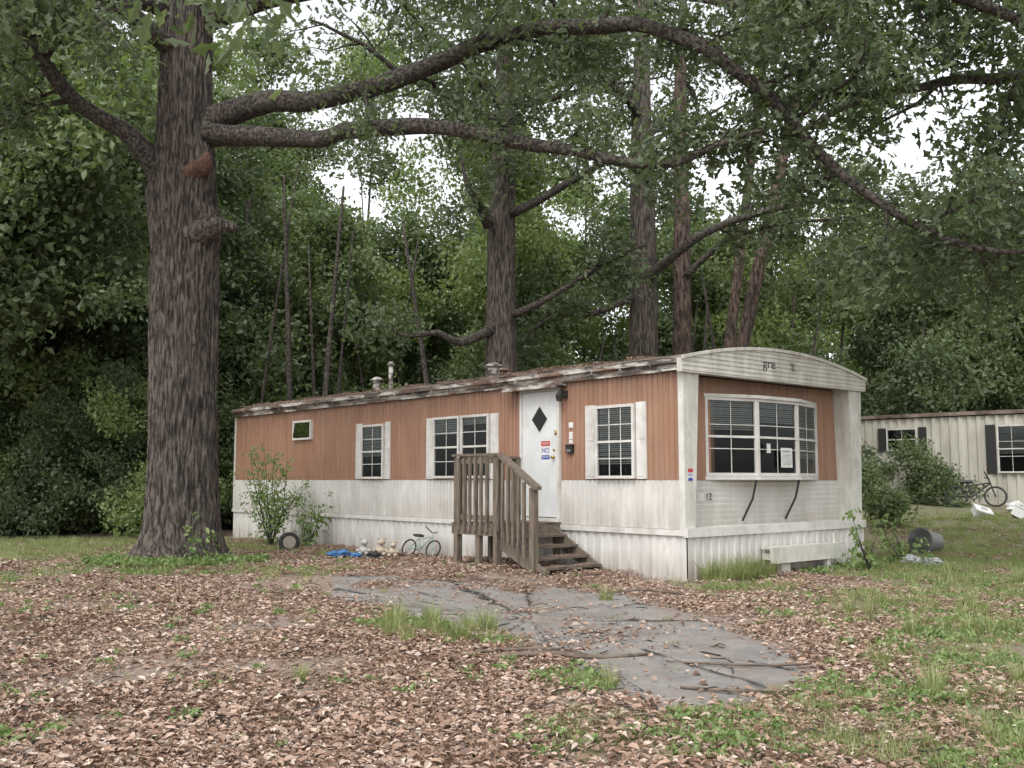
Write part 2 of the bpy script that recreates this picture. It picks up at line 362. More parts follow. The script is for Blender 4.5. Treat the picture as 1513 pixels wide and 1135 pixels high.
# front arched fascia
vs=[(x,-.09,3.09) for x in X]+[(x,-.09,rz(x)) for x in X]+[(x,.0,3.09) for x in X]+[(x,.0,rz(x)) for x in X]
fs=[(i,i+1,26+i,25+i) for i in range(24)]+[(50+i,75+i,76+i,51+i) for i in range(24)]+[(i,50+i,51+i,i+1) for i in range(24)]+[(25+i,26+i,76+i,75+i) for i in range(24)]
fs+=[(0,25,75,50),(24,74,99,49)]
mb.add(vs,fs)
for zz in (3.12,3.19,3.26,3.33,3.40,3.47,3.53):
    if zz<3.28: a=-.15
    else:
        q=1-(zz+.03-3.30)/.30
        a=W/2-(W/2+.15)*math.sqrt(max(0,q))
    if W/2-a>.3: mb.box(a+.02,W-a-.02,-.102,-.0895,zz,zz+.038)
for i in range(24):  # rolled edge
    x0,x1=X[i],X[i+1]
    mb.hexa([(x0,-.125,rz(x0)-.02),(x1,-.125,rz(x1)-.02),(x1,-.091,rz(x1)-.02),(x0,-.091,rz(x0)-.02),(x0,-.125,rz(x0)+.03),(x1,-.125,rz(x1)+.03),(x1,-.091,rz(x1)+.03),(x0,-.091,rz(x0)+.03)])
mb.box(-.12,W+.12,0.002,.32,3.125,3.15)
mb.obj('arched_front_fascia',[M_cap],home)
mb=MB()
mb.box(-.06,-.016,.002,L+.04,3.13,3.25); mb.box(-.15,-.062,.002,L+.05,3.235,3.305); mb.box(-.075,-.061,.002,L+.04,3.12,3.15)
mb.box(W+.016,W+.15,.002,L+.05,3.13,3.305)
y=.5
while y<L: mb.box(-.158,-.148,y,y+.03,3.20,3.31); y+=.62
mb.obj('side_fascia',[M_fascia],home)
# windows
def window(mb,fn,t0,t1,z0,z1,cols,rows,blind=.5,mid=True,fw=.045):
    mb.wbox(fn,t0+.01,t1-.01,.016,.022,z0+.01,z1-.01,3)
    for a,b,c,d in ((t0,t1,z1-fw,z1),(t0,t1,z0,z0+fw),(t0,t0+fw,z0+fw,z1-fw),(t1-fw,t1,z0+fw,z1-fw)): mb.wbox(fn,a,b,.0,.08,c,d,0)
    zm=(z0+z1)/2
    if mid: mb.wbox(fn,t0+fw,t1-fw,.024,.072,zm-.018,zm+.018,0)
    q=.007
    for i in range(1,cols):
        t=t0+fw+(t1-t0-2*fw)*i/cols; mb.wbox(fn,t-q,t+q,.050,.056,z0+fw,z1-fw,0)
    for i in range(1,rows):
        z=z0+fw+(z1-z0-2*fw)*i/rows
        if mid and abs(z-zm)<.03: continue
        mb.wbox(fn,t0+fw,t1-fw,.049,.055,z-q,z+q,0)
    g=[Vector(fn(t0+fw,.047,z0+fw)),Vector(fn(t1-fw,.047,z0+fw)),Vector(fn(t1-fw,.047,z1-fw)),Vector(fn(t0+fw,.047,z1-fw))]
    nrm=(g[1]-g[0]).cross(g[2]-g[1]); out=Vector(fn(t0,1,z0))-Vector(fn(t0,0,z0))
    mb.add(g,[(0,1,2,3) if nrm.dot(out)>0 else (3,2,1,0)],1)
    z=z1-fw-.02
    while z>z1-(z1-z0)*blind:
        s=random.uniform(-.003,.003)
        mb.wbox(fn,t0+fw+.015,t1-fw-.015,.026,.036,z-.011+s,z+.010+s,2); z-=.033
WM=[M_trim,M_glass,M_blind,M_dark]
mb=MB(); window(mb,side,.936,1.763,1.52,2.68,3,4,.8); mb.obj('bedroom_window',WM,home)
mb=MB(); window(mb,side,4.45,5.27,1.53,2.70,2,4,.15); window(mb,side,5.32,6.14,1.53,2.70,2,4,.3); mb.obj('double_window',WM,home)
mb=MB(); window(mb,side,7.87,8.72,1.52,2.66,2,4,.6); mb.obj('bath_window',WM,home)
mb=MB(); window(mb,side,10.86,11.71,2.43,2.88,1,1,.7,False)
mb.hexa([side(10.9,.085,2.5),side(11.67,.085,2.5),side(11.67,.09,2.5),side(10.9,.09,2.5),side(10.9,.05,2.84),side(11.67,.05,2.84),side(11.67,.055,2.84),side(10.9,.055,2.84)],1)
mb.obj('small_awning_window',WM,home)
mb=MB()
for a,b in ((.715,.915),(1.785,2.02),(4.22,4.43),(6.165,6.40),(7.67,7.85),(8.74,8.97)):
    mb.wbox(side,a,b,.015,.038,1.515,2.70); mb.wbox(side,a+.03,b-.03,.0385,.046,1.56,2.08); mb.wbox(side,a+.03,b-.03,.0385,.046,2.13,2.65)
mb.obj('shutters',[M_trim],home)
# door
mb=MB()
mb.wbox(side,2.60,2.655,.0,.07,.85,3.05,0); mb.wbox(side,3.545,3.60,.0,.07,.85,3.05,0); mb.wbox(side,2.655,3.545,.0,.07,3.0,3.05,0)
mb.wbox(side,2.66,3.54,.0,.05,.88,2.995,1)
mb.wbox(side,2.60,3.60,.0,.1,.80,.86,0)
for q,o,mi in ((1.,.052,0),(.88,.056,2)):
    wd=.22*q;hg=.25*q
    mb.add([side(3.1,o,2.53-hg),side(3.1-wd,o,2.53),side(3.1,o,2.53+hg),side(3.1+wd,o,2.53)]+[side(3.1,.04,2.53-hg),side(3.1-wd,.04,2.53),side(3.1,.04,2.53+hg),side(3.1+wd,.04,2.53)],[(0,1,2,3),(0,4,5,1),(1,5,6,2),(2,6,7,3),(3,7,4,0)],mi)
mb.obj('front_door',[M_trim,M_door,M_dark],home)
mb=MB(); tube(mb,[side(2.74,.05,1.88),side(2.74,.08,1.88),side(2.74,.085,1.88),side(2.74,.115,1.88)],[.015,.015,.03,.025],12); tube(mb,[side(2.74,.05,2.0),side(2.74,.065,2.0)],[.022,.02],12)
mb.wbox(side,2.68,2.71,.05,.07,2.25,2.33,0); mb.obj('door_knob',[M_brass],home,True)
mb=MB(); mb.wbox(side,2.45,3.85,.0,.26,3.06,3.10); mb.wbox(side,2.45,3.85,.25,.27,3.03,3.10); mb.obj('door_awning',[M_fascia],home)
mb=MB(); mb.wbox(side,2.44,2.54,.014,.06,2.86,2.98); tube(mb,[side(2.49,.05,2.95),side(2.49,.14,2.99),side(2.49,.17,2.93)],[.015,.015,.03],8); tube(mb,[side(2.49,.17,2.94),side(2.49,.17,2.90),side(2.49,.17,2.80)],[.03,.065,.045],10); mb.obj('porch_lamp',[M_black],home)
mb=MB(); mb.wbox(side,2.30,2.44,.014,.08,1.94,2.06,0); mb.wbox(side,2.29,2.45,.012,.09,2.06,2.08,0); mb.wbox(side,2.32,2.42,.08,.084,1.96,2.0,1); mb.obj('mailbox',[M_black,M_grey],home)
mb=MB()
mb.wbox(side,2.32,2.42,.0145,.022,2.36,2.45); mb.wbox(side,2.33,2.41,.0145,.022,2.17,2.29); mb.wbox(side,2.33,2.41,.0145,.022,2.10,2.16); mb.obj('wall_number_plates',[M_paper],home)
def text(name,s,size,M,mat,parent,depth=.001,xs_=1):
    cu=bpy.data.curves.new(name,'FONT'); cu.body=s; cu.size=size; cu.extrude=depth; cu.align_x='CENTER'; cu.align_y='CENTER'
    cu.materials.append(mat); o=bpy.data.objects.new(name,cu); scene.collection.objects.link(o); o.parent=parent; o.matrix_local=M@Matrix.Diagonal((xs_,1,1,1)); return o
def sideM(t,o,z):
    return Matrix(((0,0,-1,-o),(-1,0,0,t),(0,1,0,z),(0,0,0,1)))
def frontM(x,y,z): return Matrix(((1,0,0,x),(0,0,-1,y),(0,1,0,z),(0,0,0,1)))
mb=MB(); mb.wbox(side,2.84,3.06,.0505,.054,1.88,2.15,0); mb.wbox(side,2.84,3.06,.0545,.056,2.07,2.155,1); mb.wbox(side,2.85,3.05,.0545,.056,1.85,1.915,2)
mb.obj('door_notice',[M_paper,M_red,M_blue],home)
text('notice_word','NO',.12,sideM(2.95,.0575,1.993),M_blue,home); text('notice_word_b','TRESPASSING',.034,sideM(2.95,.0575,1.882),M_paper,home,xs_=.85); text('notice_word_c','POSTED',.05,sideM(2.95,.0575,2.112),M_paper,home,xs_=.9)
mb=MB(); mb.box(.03,.15,-.026,-.021,1.50,1.66,0); mb.box(.03,.15,-.028,-.0265,1.61,1.665,1); mb.box(.04,.14,-.028,-.0265,1.49,1.53,2); mb.obj('post_notice',[M_paper,M_red,M_blue],home)
text('post_notice_word','NO',.06,frontM(.09,-.0275,1.57),M_blue,home)
mb=MB(); mb.wbox(front,.62,.78,.021,.026,1.17,1.30,0); mb.obj('lot_number_plate',[M_trim],home)
text('lot_number','12',.16,frontM(.90,.27,1.235),M_black,home)
text('fascia_lettering','gre',.22,frontM(2.05,-.104,3.36),M_black,home,xs_=1.2); text('fascia_lettering_b',"'ll.",.2,frontM(2.72,-.104,3.35),M_black,home)
# bay window
bay=[(.876,.3),(1.85,.02),(2.95,-.01),(3.98,.27)]
mb=MB()
for i in range(3):
    p0=np.array(bay[i]);p1=np.array(bay[i+1]); dv=p1-p0; Ln=np.linalg.norm(dv); dv/=Ln; nv=np.array([dv[1],-dv[0]])
    fn=lambda t,o,z,p0=p0,dv=dv,nv=nv:(p0[0]+dv[0]*t+nv[0]*(o-.07),p0[1]+dv[1]*t+nv[1]*(o-.07),z)
    window(mb,fn,.0,Ln,1.56,2.80,2,3,(.42,.3,.75)[i],True,.05)
mb.obj('bay_window',WM,home)
mb=MB()
for zz,ex,th in ((1.50,.05,.055),(2.80,.05,.05)):
    pts=[(.82,.3),(1.84,.02-ex),(2.97,-.01-ex),(4.06,.3)]
    mb.add([(x,y,zz) for x,y in pts]+[(x,y,zz+th) for x,y in pts],[(3,2,1,0),(4,5,6,7),(0,1,5,4),(1,2,6,5),(2,3,7,6)])
mb.obj('bay_shelf',[M_trim],home)
mb=MB()
for x in (1.75,2.95): tube(mb,[(x+.02,0.0,1.5),(x+.02,.08,1.2),(x,.27,.85)],[.018]*3,6)
mb.obj('bay_braces',[M_black],home)
mb=MB(); mb.box(2.40,2.72,-.045,-.041,1.70,2.02,0); mb.box(2.45,2.66,-.049,-.046,1.96,1.975,1)
for k in range(6): mb.box(2.44,2.68,-.048,-.0455,1.90-k*.03,1.905-k*.03,1)
mb.box(2.02,2.12,-.038,-.034,1.93,2.08,0); mb.obj('window_papers',[M_paper,M_grey],home)
mb=MB(); mb.box(1.74,3.7,-.30,-.24,.20,.42); mb.box(1.74,3.78,-.30,-.08,.42,.45); mb.box(3.6,3.72,-.24,-.05,.2,.3); mb.box(3.55,3.6,-.28,-.24,.45,.62); mb.box(1.8,1.9,-.24,-.05,.25,.35); mb.box(2.1,2.35,-.2,-.12,-.1,.2); mb.box(3.3,3.4,-.28,-.2,-.1,.2)
mb.obj('hitch_beam',[M_cap],home)
mb=MB()
for (x,y,r,hh) in ((.9,9.6,.10,.25),(.8,8.9,.05,.55),(1.1,5.7,.12,.22),(2.4,7,.14,.25)):
    z0=rz(x); tube(mb,[(x,y,z0-.05),(x,y,z0+hh)],[r,r],12); tube(mb,[(x,y,z0+hh+.003),(x,y,z0+hh+.03),(x,y,z0+hh+.09)],[r*1.6,r*1.6,r*.6],12)
mb.obj('roof_vents',[M_fascia],home,True)
# ------------------------------------------------------------------ porch
porch=empty('wooden_porch_steps',A,RZ)
mb=MB()
x=-1.42
for (y,zt) in ((3.6,1.86),(2.6,1.88),(1.75,1.38)): mb.box(x-.05,x+.05,y-.05,y+.05,-.1,zt)
mb.box(-.2,-.1,3.55,3.65,-.1,1.86); mb.box(-.75,-.65,3.56,3.64,-.1,.7); mb.box(-.2,-.1,2.55,2.63,-.1,.62)
for y in (3.05,): mb.box(x-.04,x+.04,y-.05,y+.05,-.1,.63)
mb.obj('posts',[M_wood],porch)
mb=MB()
mb.box(-1.50,-1.34,2.53,3.68,1.881,1.92); mb.box(-1.475,-1.435,2.66,3.54,1.76,1.84); mb.box(-1.475,-1.435,2.66,3.54,.86,.94)
mb.box(-1.33,-.1,3.54,3.68,1.863,1.90)
mb.hexa([(-1.50,1.66,1.345),(-1.34,1.66,1.345),(-1.34,2.52,1.86),(-1.50,2.52,1.86),(-1.50,1.66,1.40),(-1.34,1.66,1.40),(-1.34,2.52,1.915),(-1.50,2.52,1.915)])
y=2.74
while y<3.53: mb.box(-1.515,-1.477,y,y+.05,.68,1.86); y+=.145
xx=-1.24
while xx<-.2: mb.box(xx,xx+.05,3.655,3.69,.68,1.86); xx+=.24
for i in range(6):
    y=1.86+i*.125; zt=1.345+(y-1.66)*.6; zb=.20+(y-1.66)*.60
    mb.box(-1.515,-1.477,y,y+.05,zb,zt)
mb.obj('railing',[M_wood],porch)
mb=MB()
yy=2.6
while yy<3.66: mb.box(-1.47,-.08,yy,yy+.135,.77,.805); yy+=.14
for i,(y0,z) in enumerate(((2.32,.62),(2.06,.47),(1.80,.32),(1.54,.19))):
    mb.box(-1.36,-.17,y0,y0+.13,z-.035,z,0); mb.box(-1.36,-.17,y0+.14,y0+.27,z-.035,z+.002,0)
mb.obj('treads_and_deck',[M_woodh],porch)
mb=MB()
mb.box(-1.475,-1.435,2.66,3.54,.62,.765); mb.box(-1.475,-.1,2.56,2.60,.62,.765); mb.box(-1.475,-.1,3.66,3.70,.62,.765)
for xs0 in (-1.40,-.21):
    mb.hexa([(xs0,1.52,-.05),(xs0+.04,1.52,-.05),(xs0+.04,2.62,.45),(xs0,2.62,.45),(xs0,1.52,.15),(xs0+.04,1.52,.15),(xs0+.04,2.62,.76),(xs0,2.62,.76)])
mb.obj('framing',[M_wood],porch)
# ------------------------------------------------------------------ neighbour trailer
nb=empty('mobile_home',(10.4,32.55,.55),math.atan2(-.668,.744))
mb=MB(); nf=lambda t,o,z:(t,-o,z)
corr(mb,nf,0,13,.0,2.85,.26,.05,0,((0,1),(.35,1),(.5,0),(.85,0))); mb.box(0.0,13,.02,3.6,0,2.85); mb.obj('ribbed_walls',[M_nwall],nb)
mb=MB(); mb.box(-.1,13.1,-.12,3.7,2.88,2.99); mb.obj('roof_slab',[M_roof],nb)
mb=MB(); mb.box(0,13,-.045,-.06,-.6,.0); mb.obj('skirting',[M_nwall],nb)
mb=MB(); window(mb,lambda t,o,z:(t,-.05-o,z),2.0,2.95,1.85,2.55,2,2,.0); window(mb,lambda t,o,z:(t,-.05-o,z),5.25,6.4,1.15,2.55,3,3,.6);window(mb,lambda t,o,z:(t,-.05-o,z),.1,.6,1.6,2.5,2,2,.0); mb.obj('windows',WM,nb)
mb=MB()
for a,b,z0,z1 in ((1.72,1.97,1.83,2.57),(2.98,3.22,1.83,2.57),(4.92,5.2,1.13,2.57),(6.45,6.73,1.13,2.57)): mb.box(a,b,-.085,-.052,z0,z1)
mb.obj('black_shutters',[M_black],nb)
# ------------------------------------------------------------------ trees
L_oak=leafmat('oak_leaves',(.06,.088,.047),(.115,.148,.078),(.17,.205,.12),.4)
L_dark=leafmat('dark_forest_leaves',(.06,.09,.047),(.11,.15,.073),(.165,.20,.105),.38)
L_mid=leafmat('forest_leaves',(.085,.12,.06),(.15,.195,.09),(.205,.245,.13),.42)  # haze put into the leaf colour: paler, greyed greens
L_bright=leafmat('painted_sunlit_leaves',(.13,.18,.07),(.22,.27,.11),(.27,.32,.16),.45)  # sunlight painted into the leaf colour as brighter yellow-green
def grow(mb,P,R,depth,tips,nchild,clen,start=.25,up=.1,n=8,step=.35,tipn=3,main=False):
    pts,rad=catmull(P,R,step)
    for i in range(1,len(pts)):
        q=Vector(pts[i])*.9
        if main: pts[i]+=.07*np.array([noise.noise(q),noise.noise(q+Vector((9,0,0))),noise.noise(q+Vector((0,9,0)))])
        else: pts[i]+=rng.normal(size=3)*.018
    if main: tube(mb,pts,rad,max(n,14),1,lambda r,t,p:r*(1+.16*noise.noise(Vector((math.cos(t)*1.3,math.sin(t)*1.3+p[2],p[0]*1.3)))))
    else: tube(mb,pts,rad,n,1)
    m=len(pts)
    if depth==0:
        for q in np.linspace(.35,1,tipn):
            tips.append(pts[min(m-1,int(q*(m-1)))]+rng.normal(size=3)*.1)
        return
    for c in range(nchild):
        q=start+(1-start)*(c+random.random())/nchild; i=min(m-2,int(q*(m-1)))
        t=pts[i+1]-pts[i]; t/=np.linalg.norm(t)+1e-9
        d=rng.normal(size=3); d-=t*np.dot(d,t); d/=np.linalg.norm(d); d=d*1.+t*.6; d[2]=d[2]*.6+up; d/=np.linalg.norm(d)
        ln=clen*random.uniform(.6,1.3)*(1.1-.4*q); p=pts[i].copy(); CP=[p]
        for s in range(4):
            d=d+rng.normal(size=3)*.22; d[2]-=.06; d/=np.linalg.norm(d); p=p+d*ln/4; CP.append(p)
        r0=min(rad[i]*.6,.010+.018*ln); r1=.005
        grow(mb,CP,list(np.linspace(r0,r1,5)),depth-1,tips,5 if depth>1 else 4,clen*.45,.2,up*.5,5 if depth>1 else 4,.4,tipn)
def oak_sprigs(name,tips,parent,mat=L_oak,size=.15,nl=30,R=.38,kind='oaksimple',smin=.8,smax=1.3):
    tips=np.array(tips); idx=rng.permutation(len(tips))
    for v in range(2):
        s=clump(name+'_sprig_%d'%v,nl,R,size,kind,mat,tuple(tips[idx[v]]),parent)
        ii=idx[v::2]; instancer(name+'_%d'%v,s,tips[ii],rng.uniform(smin,smax,len(ii)),parent)
# hero oak
mb=MB()
bx,by=-5.76,17.5
tp=[(-5.80,17.5,-.1),(-5.80,17.5,.6),(-5.83,17.5,2),(-5.86,17.5,3.5),(-5.90,17.5,5),(-5.95,17.5,6.6),(-5.95,17.4,8),(-5.96,17.4,9.5),(-5.96,17.4,11),(-5.8,17.4,13),(-5.6,17.5,16)]
tr=[.74,.63,.59,.59,.60,.58,.49,.46,.43,.35,.15]
P,R=catmull(tp,tr,.06)
KN=[(math.pi*.95,5.95,.17,.38,.45),(math.pi*.85,7.1,.13,.45,.5),(math.pi*.40,4.6,.10,.16,.2),(math.pi*.40,4.6,-.10,.07,.1),(0.1,6.6,.12,.5,.5),(math.pi*.6,3.2,.05,.2,.25),(math.pi*.3,5.3,.05,.15,.2)]
def flute(r,t,p):
    z=p[2]; c,s=math.cos(t),math.sin(t)
    r=r*(1+.04*noise.noise(Vector((c*1.5,s*1.5,z*.5)))) 
    r+=.42*math.exp(-max(0,z-.1)/.35)*max(0,.45+noise.noise(Vector((c*1.8,s*1.8,3))))
    wz=z+.35*noise.noise(Vector((c*2,s*2,z*.8)))
    w=noise.noise(Vector((c*11,s*11,wz*1.1)))+.5*noise.noise(Vector((c*23,s*23,wz*2.4)))
    r-=.045*(1-min(1,abs(w)*3.0))
    r+=.014*noise.noise(Vector((c*34,s*34,z*8)))
    for (ang,zz,am,wd,aw) in KN:
        dd=math.atan2(math.sin(t-ang),math.cos(t-ang)); r+=am*math.exp(-(dd/aw)**2-((z-zz)/wd)**2)
    return r
tube(mb,P,R,160,0,flute)
tips=[]
L1=[(-6.0,17.4,6.4),(-6.40,17.3,7.05),(-6.81,17,7.6),(-7.21,16.8,7.82),(-7.69,16.5,8.13),(-8.04,16.2,8.73),(-8.43,16,9.36),(-8.9,15.8,10.1),(-9.6,15.4,10.8)]
L2=[(-5.8,17.4,7.8),(-5.2,17.3,8.08),(-4.30,17,8.21),(-3.53,16.8,8.15),(-2.77,16.5,8.19),(-1.80,16.2,8.37),(-.867,15.9,8.59),(-.184,15.6,8.69),(.475,15.3,8.72),(1.5,15,8.66),(2.2,14.5,8.4),(2.83,14.2,7.95),(3.71,14,7.13),(4.38,14,6.36),(4.96,14,5.8),(5.63,14,5.3),(6.5,14,4.9),(7.45,14,4.78),(8.5,14,4.9)]
L3=[(-5.8,17.3,7.72),(-5.2,17.2,7.68),(-4.23,16.8,7.46),(-3.32,16.4,7.31),(-2.69,16.1,7.38),(-1.51,15.7,7.24),(-.615,15.4,7.07),(.25,15.1,6.82),(.975,14.8,6.59),(1.77,14.5,6.27),(2.44,14.2,6.22),(2.9,14,6.36),(3.6,13.8,6.5)]
LA=[(-5.9,17.4,10.5),(-3,15.5,10.3),(0,14,9.9),(3,13.2,9.2),(6,13,8.2),(8.5,13.2,7)]
LB=[(-5.9,17.4,10),(-8,16,10),(-10,14.5,9.2),(-11,14,8.3)]
LC=[(-5.8,17.3,10.8),(-4,13,9.6),(-3.1,10.5,8.0),(-2.75,9.3,6.8),(-2.3,8,5.9),(-1.9,6.6,5.1),(-1.45,5.2,4.25)]
LD=[(-5.9,17.4,9.8),(-3.5,17.5,10.6),(-.5,17.5,10.7),(3,17,10.2),(6,16.5,9.2)]
LE=[(-6.0,17.4,9.2),(-7,15,9.5),(-7.4,12.5,8.4),(-7.2,11,7.2)]
grow(mb,L1,[.32,.20,.16,.14,.13,.12,.11,.09,.06],2,tips,8,2.2,.35,.15,12,.12,main=True)
grow(mb,L2,[.36,.24,.19,.175,.165,.155,.145,.135,.13,.12,.11,.10,.09,.08,.07,.06,.05,.035,.02],2,tips,17,2.0,.2,.12,12,.12,main=True)
grow(mb,L3,[.30,.20,.16,.15,.145,.13,.12,.105,.09,.075,.06,.045,.03],2,tips,5,1.2,.45,.2,12,.12,main=True)
for LL,nc in ((LA,12),(LB,10),(LD,10),(LE,7)): grow(mb,LL,list(np.linspace(.2,.05,len(LL))),2,tips,nc,2.1,.2,-.08,8,.2,main=True)
ct=[]; grow(mb,LC,list(np.linspace(.12,.01,7)),1,ct,12,.7,.6,-.1,6,.2,2,main=True); tips+=ct
def stub(P,R,m=2): 
    p,r=catmull(P,R,.04); tube(mb,p,r,18,m,lambda r,t,p:r*(1+.3*noise.noise(Vector((math.cos(t)*2,math.sin(t)*2,p[0]*6)))+.15*noise.noise(Vector((math.cos(t)*7,math.sin(t)*7,p[0]*9)))))
stub([(-5.7,17.2,5.8),(-5.3,17.05,5.93),(-5.1,17.0,5.96),(-4.93,16.97,5.93),(-4.80,16.95,5.86)],[.26,.19,.12,.085,.05],0)
stub([(-5.75,17.15,6.9),(-5.47,16.98,7.02),(-5.40,16.95,7.15),(-5.36,16.93,7.25)],[.2,.15,.10,.04],2)
oak=mb.obj('oak_tree',[M_bark,M_bark2,M_wound],smooth=True)
oak_sprigs('leaves',tips,oak,nl=27,R=.47)
print('hero tips',len(tips),time.time()-T0)
def tree(name,base,H,r,lean,limbs,mat_b,leaf,nchild,clen,auto=0,z0=4,sides=20,size=.16,kind='oaksimple',nl=24,R_=.5,smin=.9,smax=1.5,depth=2,autolen=4,droop=0.1):
    mb=MB(); x,y=base; tips=[]
    tp=[(x+lean[0]*q+.12*noise.noise(Vector((x,q*4,1))),y+lean[1]*q,(-.3 if q==0 else H*q)) for q in (0,.08,.25,.45,.65,.85,1)]
    tr=[r*1.35,r*1.05,r,r*.88,r*.7,r*.4,r*.12]
    P,R=catmull(tp,tr,.2)
    tube(mb,P,R,max(sides,40),0,lambda rr,t,p:rr*(1+.06*noise.noise(Vector((math.cos(t)*2,math.sin(t)*2,p[2]*.7))))-.06*rr*(1-min(1,3*abs(noise.noise(Vector((math.cos(t)*6,math.sin(t)*6,p[2]*.7)))))))
    for LL,ra,nc in limbs: grow(mb,LL,list(np.linspace(ra,.03,len(LL))),depth,tips,nc,clen,.3,.1,8,.25,main=True)
    for k in range(auto):
        q=(k+.5)/auto; zz=z0+(H-z0)*q; i=int(np.argmin(abs(P[:,2]-zz))); p=P[i].copy()
        a=random.uniform(0,6.283)+k*2.4; ln=autolen*(1.15-.7*q)*random.uniform(.7,1.2)
        d=np.array([math.cos(a),math.sin(a),.35]); CP=[p.copy()]
        for s in range(4): d+=rng.normal(size=3)*.15; d[2]-=droop; d/=np.linalg.norm(d); p=p+d*ln/4; CP.append(p.copy())
        grow(mb,CP,list(np.linspace(max(.04,R[i]*.45),.025,5)),1,tips,nchild,clen,.25,.1,6,.4,4)
    o=mb.obj(name,[mat_b,M_bark2],smooth=True)
    if tips: oak_sprigs('leaves',tips,o,leaf,size,nl,R_,kind,smin,smax)
    return o
tree('oak_tree',(14.5,18),14,.5,(.4,.2),[
  ([(14.5,18,6),(12,16.8,7.6),(9.5,15.6,8),(7.3,14.8,7.7),(5.4,14.3,7.2),(4.2,14,6.6)],.16,12),
  ([(14.5,18,4),(12,17,5.0),(9.8,16,5.4),(8,15.6,5.5),(6.6,15.4,5.2)],.11,8),
  ([(14.5,18,8),(12,16,9.4),(9,14.5,9.6),(6.5,13.6,9.2),(4.5,13.2,8.6)],.16,12),
  ([(14.5,18,5),(12.5,19,5.8),(10.2,19.5,6.2),(8.4,19.5,6.4),(6.5,19.5,6.0)],.11,8),
  ],M_bark,L_oak,10,2.0,auto=0)
tree('oak_tree',(-.35,25.5),17,.43,(.2,.3),[
  ([(-.5,25.3,5.4),(-1.3,25,5.0),(-1.9,24.9,5.25),(-2.6,24.8,5.1),(-3.3,24.6,5.3)],.14,1),
  ([(-.6,25.2,8.1),(-.8,24.9,8.5),(-1.1,24.7,9.0),(-1.3,24.6,9.9)],.16,2),
  ([(0,25.4,8.5),(1.2,25,9.0),(2.6,24.5,9.6),(4.3,24,9.4)],.14,4),
  ([(0,25.4,5.8),(1.0,25,6.1),(2.3,24.7,7.0),(3.4,24.5,7.4)],.10,2)],M_bark,L_oak,6,2.0,auto=12,z0=10,autolen=5)
tree('oak_tree',(3.5,27),18,.42,(.3,.3),[
  ([(3.7,26.8,7.0),(5,26,8.0),(6.8,25.5,8.6),(9,25,8.7),(11,24.5,8.2)],.14,7),
  ([(3.3,26.8,6.5),(2.2,26.4,6.0),(1.2,26.2,5.9),(.4,26,5.4)],.10,2)],M_bark,L_oak,6,2.0,auto=10,z0=10.5,autolen=5)
tree('pine_tree',(4.75,28),19,.28,(.4,.2),[([(5,27.8,7.3),(6,27.3,8.2),(7.5,27,8.6),(9.5,26.5,8.7)],.10,4)],M_pine,L_dark,6,1.6,auto=6,z0=13,autolen=3)
tree('pine_tree',(5.6,29),18,.22,(4.2,.0),[],M_pine,L_dark,6,1.6,auto=6,z0=12,autolen=3)
tree('pine_tree',(5.9,30),18,.18,(2.6,.4),[],M_pine,L_dark,6,1.6,auto=6,z0=12,autolen=3)
print('trees',time.time()-T0)
# ------------------------------------------------------------------ forest mass
forest=empty('forest',(0,0,0))
tmb=MB(); PT={'dark':[],'mid':[],'bright':[]}; SC={'dark':[],'mid':[],'bright':[]}
def crown(x,y,H,R,key,z0,n,s=1.):
    lob=[]
    for k in range(11):
        q=random.random(); a=random.uniform(0,6.28); rr=R*(1-.6*q)*random.uniform(.3,1)
        lob.append((x+rr*math.cos(a),y+rr*math.sin(a),z0+(H-z0)*q,random.uniform(.5,.9)*R*.55))
    for i in range(n):
        lx,ly,lz,lr=random.choice(lob); v=rng.normal(size=3); v/=np.linalg.norm(v); v*=lr*random.uniform(.55,1.15); v[2]*=.75
        PT[key].append((lx+v[0],ly+v[1],max(.3,lz+v[2]))); SC[key].append(s*random.uniform(.7,1.3))
def ftree(x,y,H,R,key,z0,n,s=1.,tr=True):
    crown(x,y,H,R,key,z0,n,s)
    if tr:
        r=random.uniform(.06,.14); lx=random.uniform(-.8,.8)
        P,Rr=catmull([(x,y,-.3),(x+lx*.3,y,H*.35),(x+lx,y,H*.75)],[r,r*.75,r*.3],1.5); tube(tmb,P,Rr,7,0)
rk=lambda a,b: 'dark' if random.random()<a else ('mid' if random.random()<b else 'bright')
for i in range(36):
    y=random.uniform(28,46); x=random.uniform(-.62*y-1,-.26*y); ftree(x,y,random.uniform(11,20),random.uniform(2.2,3.6),rk(.4,.75),random.uniform(1.5,5),105)
for i in range(13):
    y=random.uniform(23,29); x=random.uniform(-.62*y,-.46*y)
    ftree(x,y,random.uniform(11,15),random.uniform(2,3),rk(.5,1),random.uniform(4.5,6.5),70,tr=False)
for i in range(28):
    y=random.uniform(33,46); x=random.uniform(-.30*y,.12*y); ftree(x,y,random.uniform(8,14)+ (0 if y<40 else 2),random.uniform(1.8,3),rk(.05,.5),1.5,105)
for i in range(13):
    y=random.uniform(44,58); x=random.uniform(-.34*y,.40*y); ftree(x,y,random.uniform(17,26),random.uniform(2.3,3.6),rk(.2,.7),9,52,1.2)
for i in range(24):
    y=random.uniform(36,50); x=random.uniform(.10*y,.62*y); ftree(x,y,random.uniform(8,15),random.uniform(2,3.4),rk(.3,.7),1.5,105)
for i in range(75):
    y=random.uniform(28.5,34); x=random.uniform(-.62*y,.2*y)
    ftree(x,y,random.uniform(1.5,5.0),random.uniform(1.,1.8),rk(.3,.6),.4,32,.8,False)
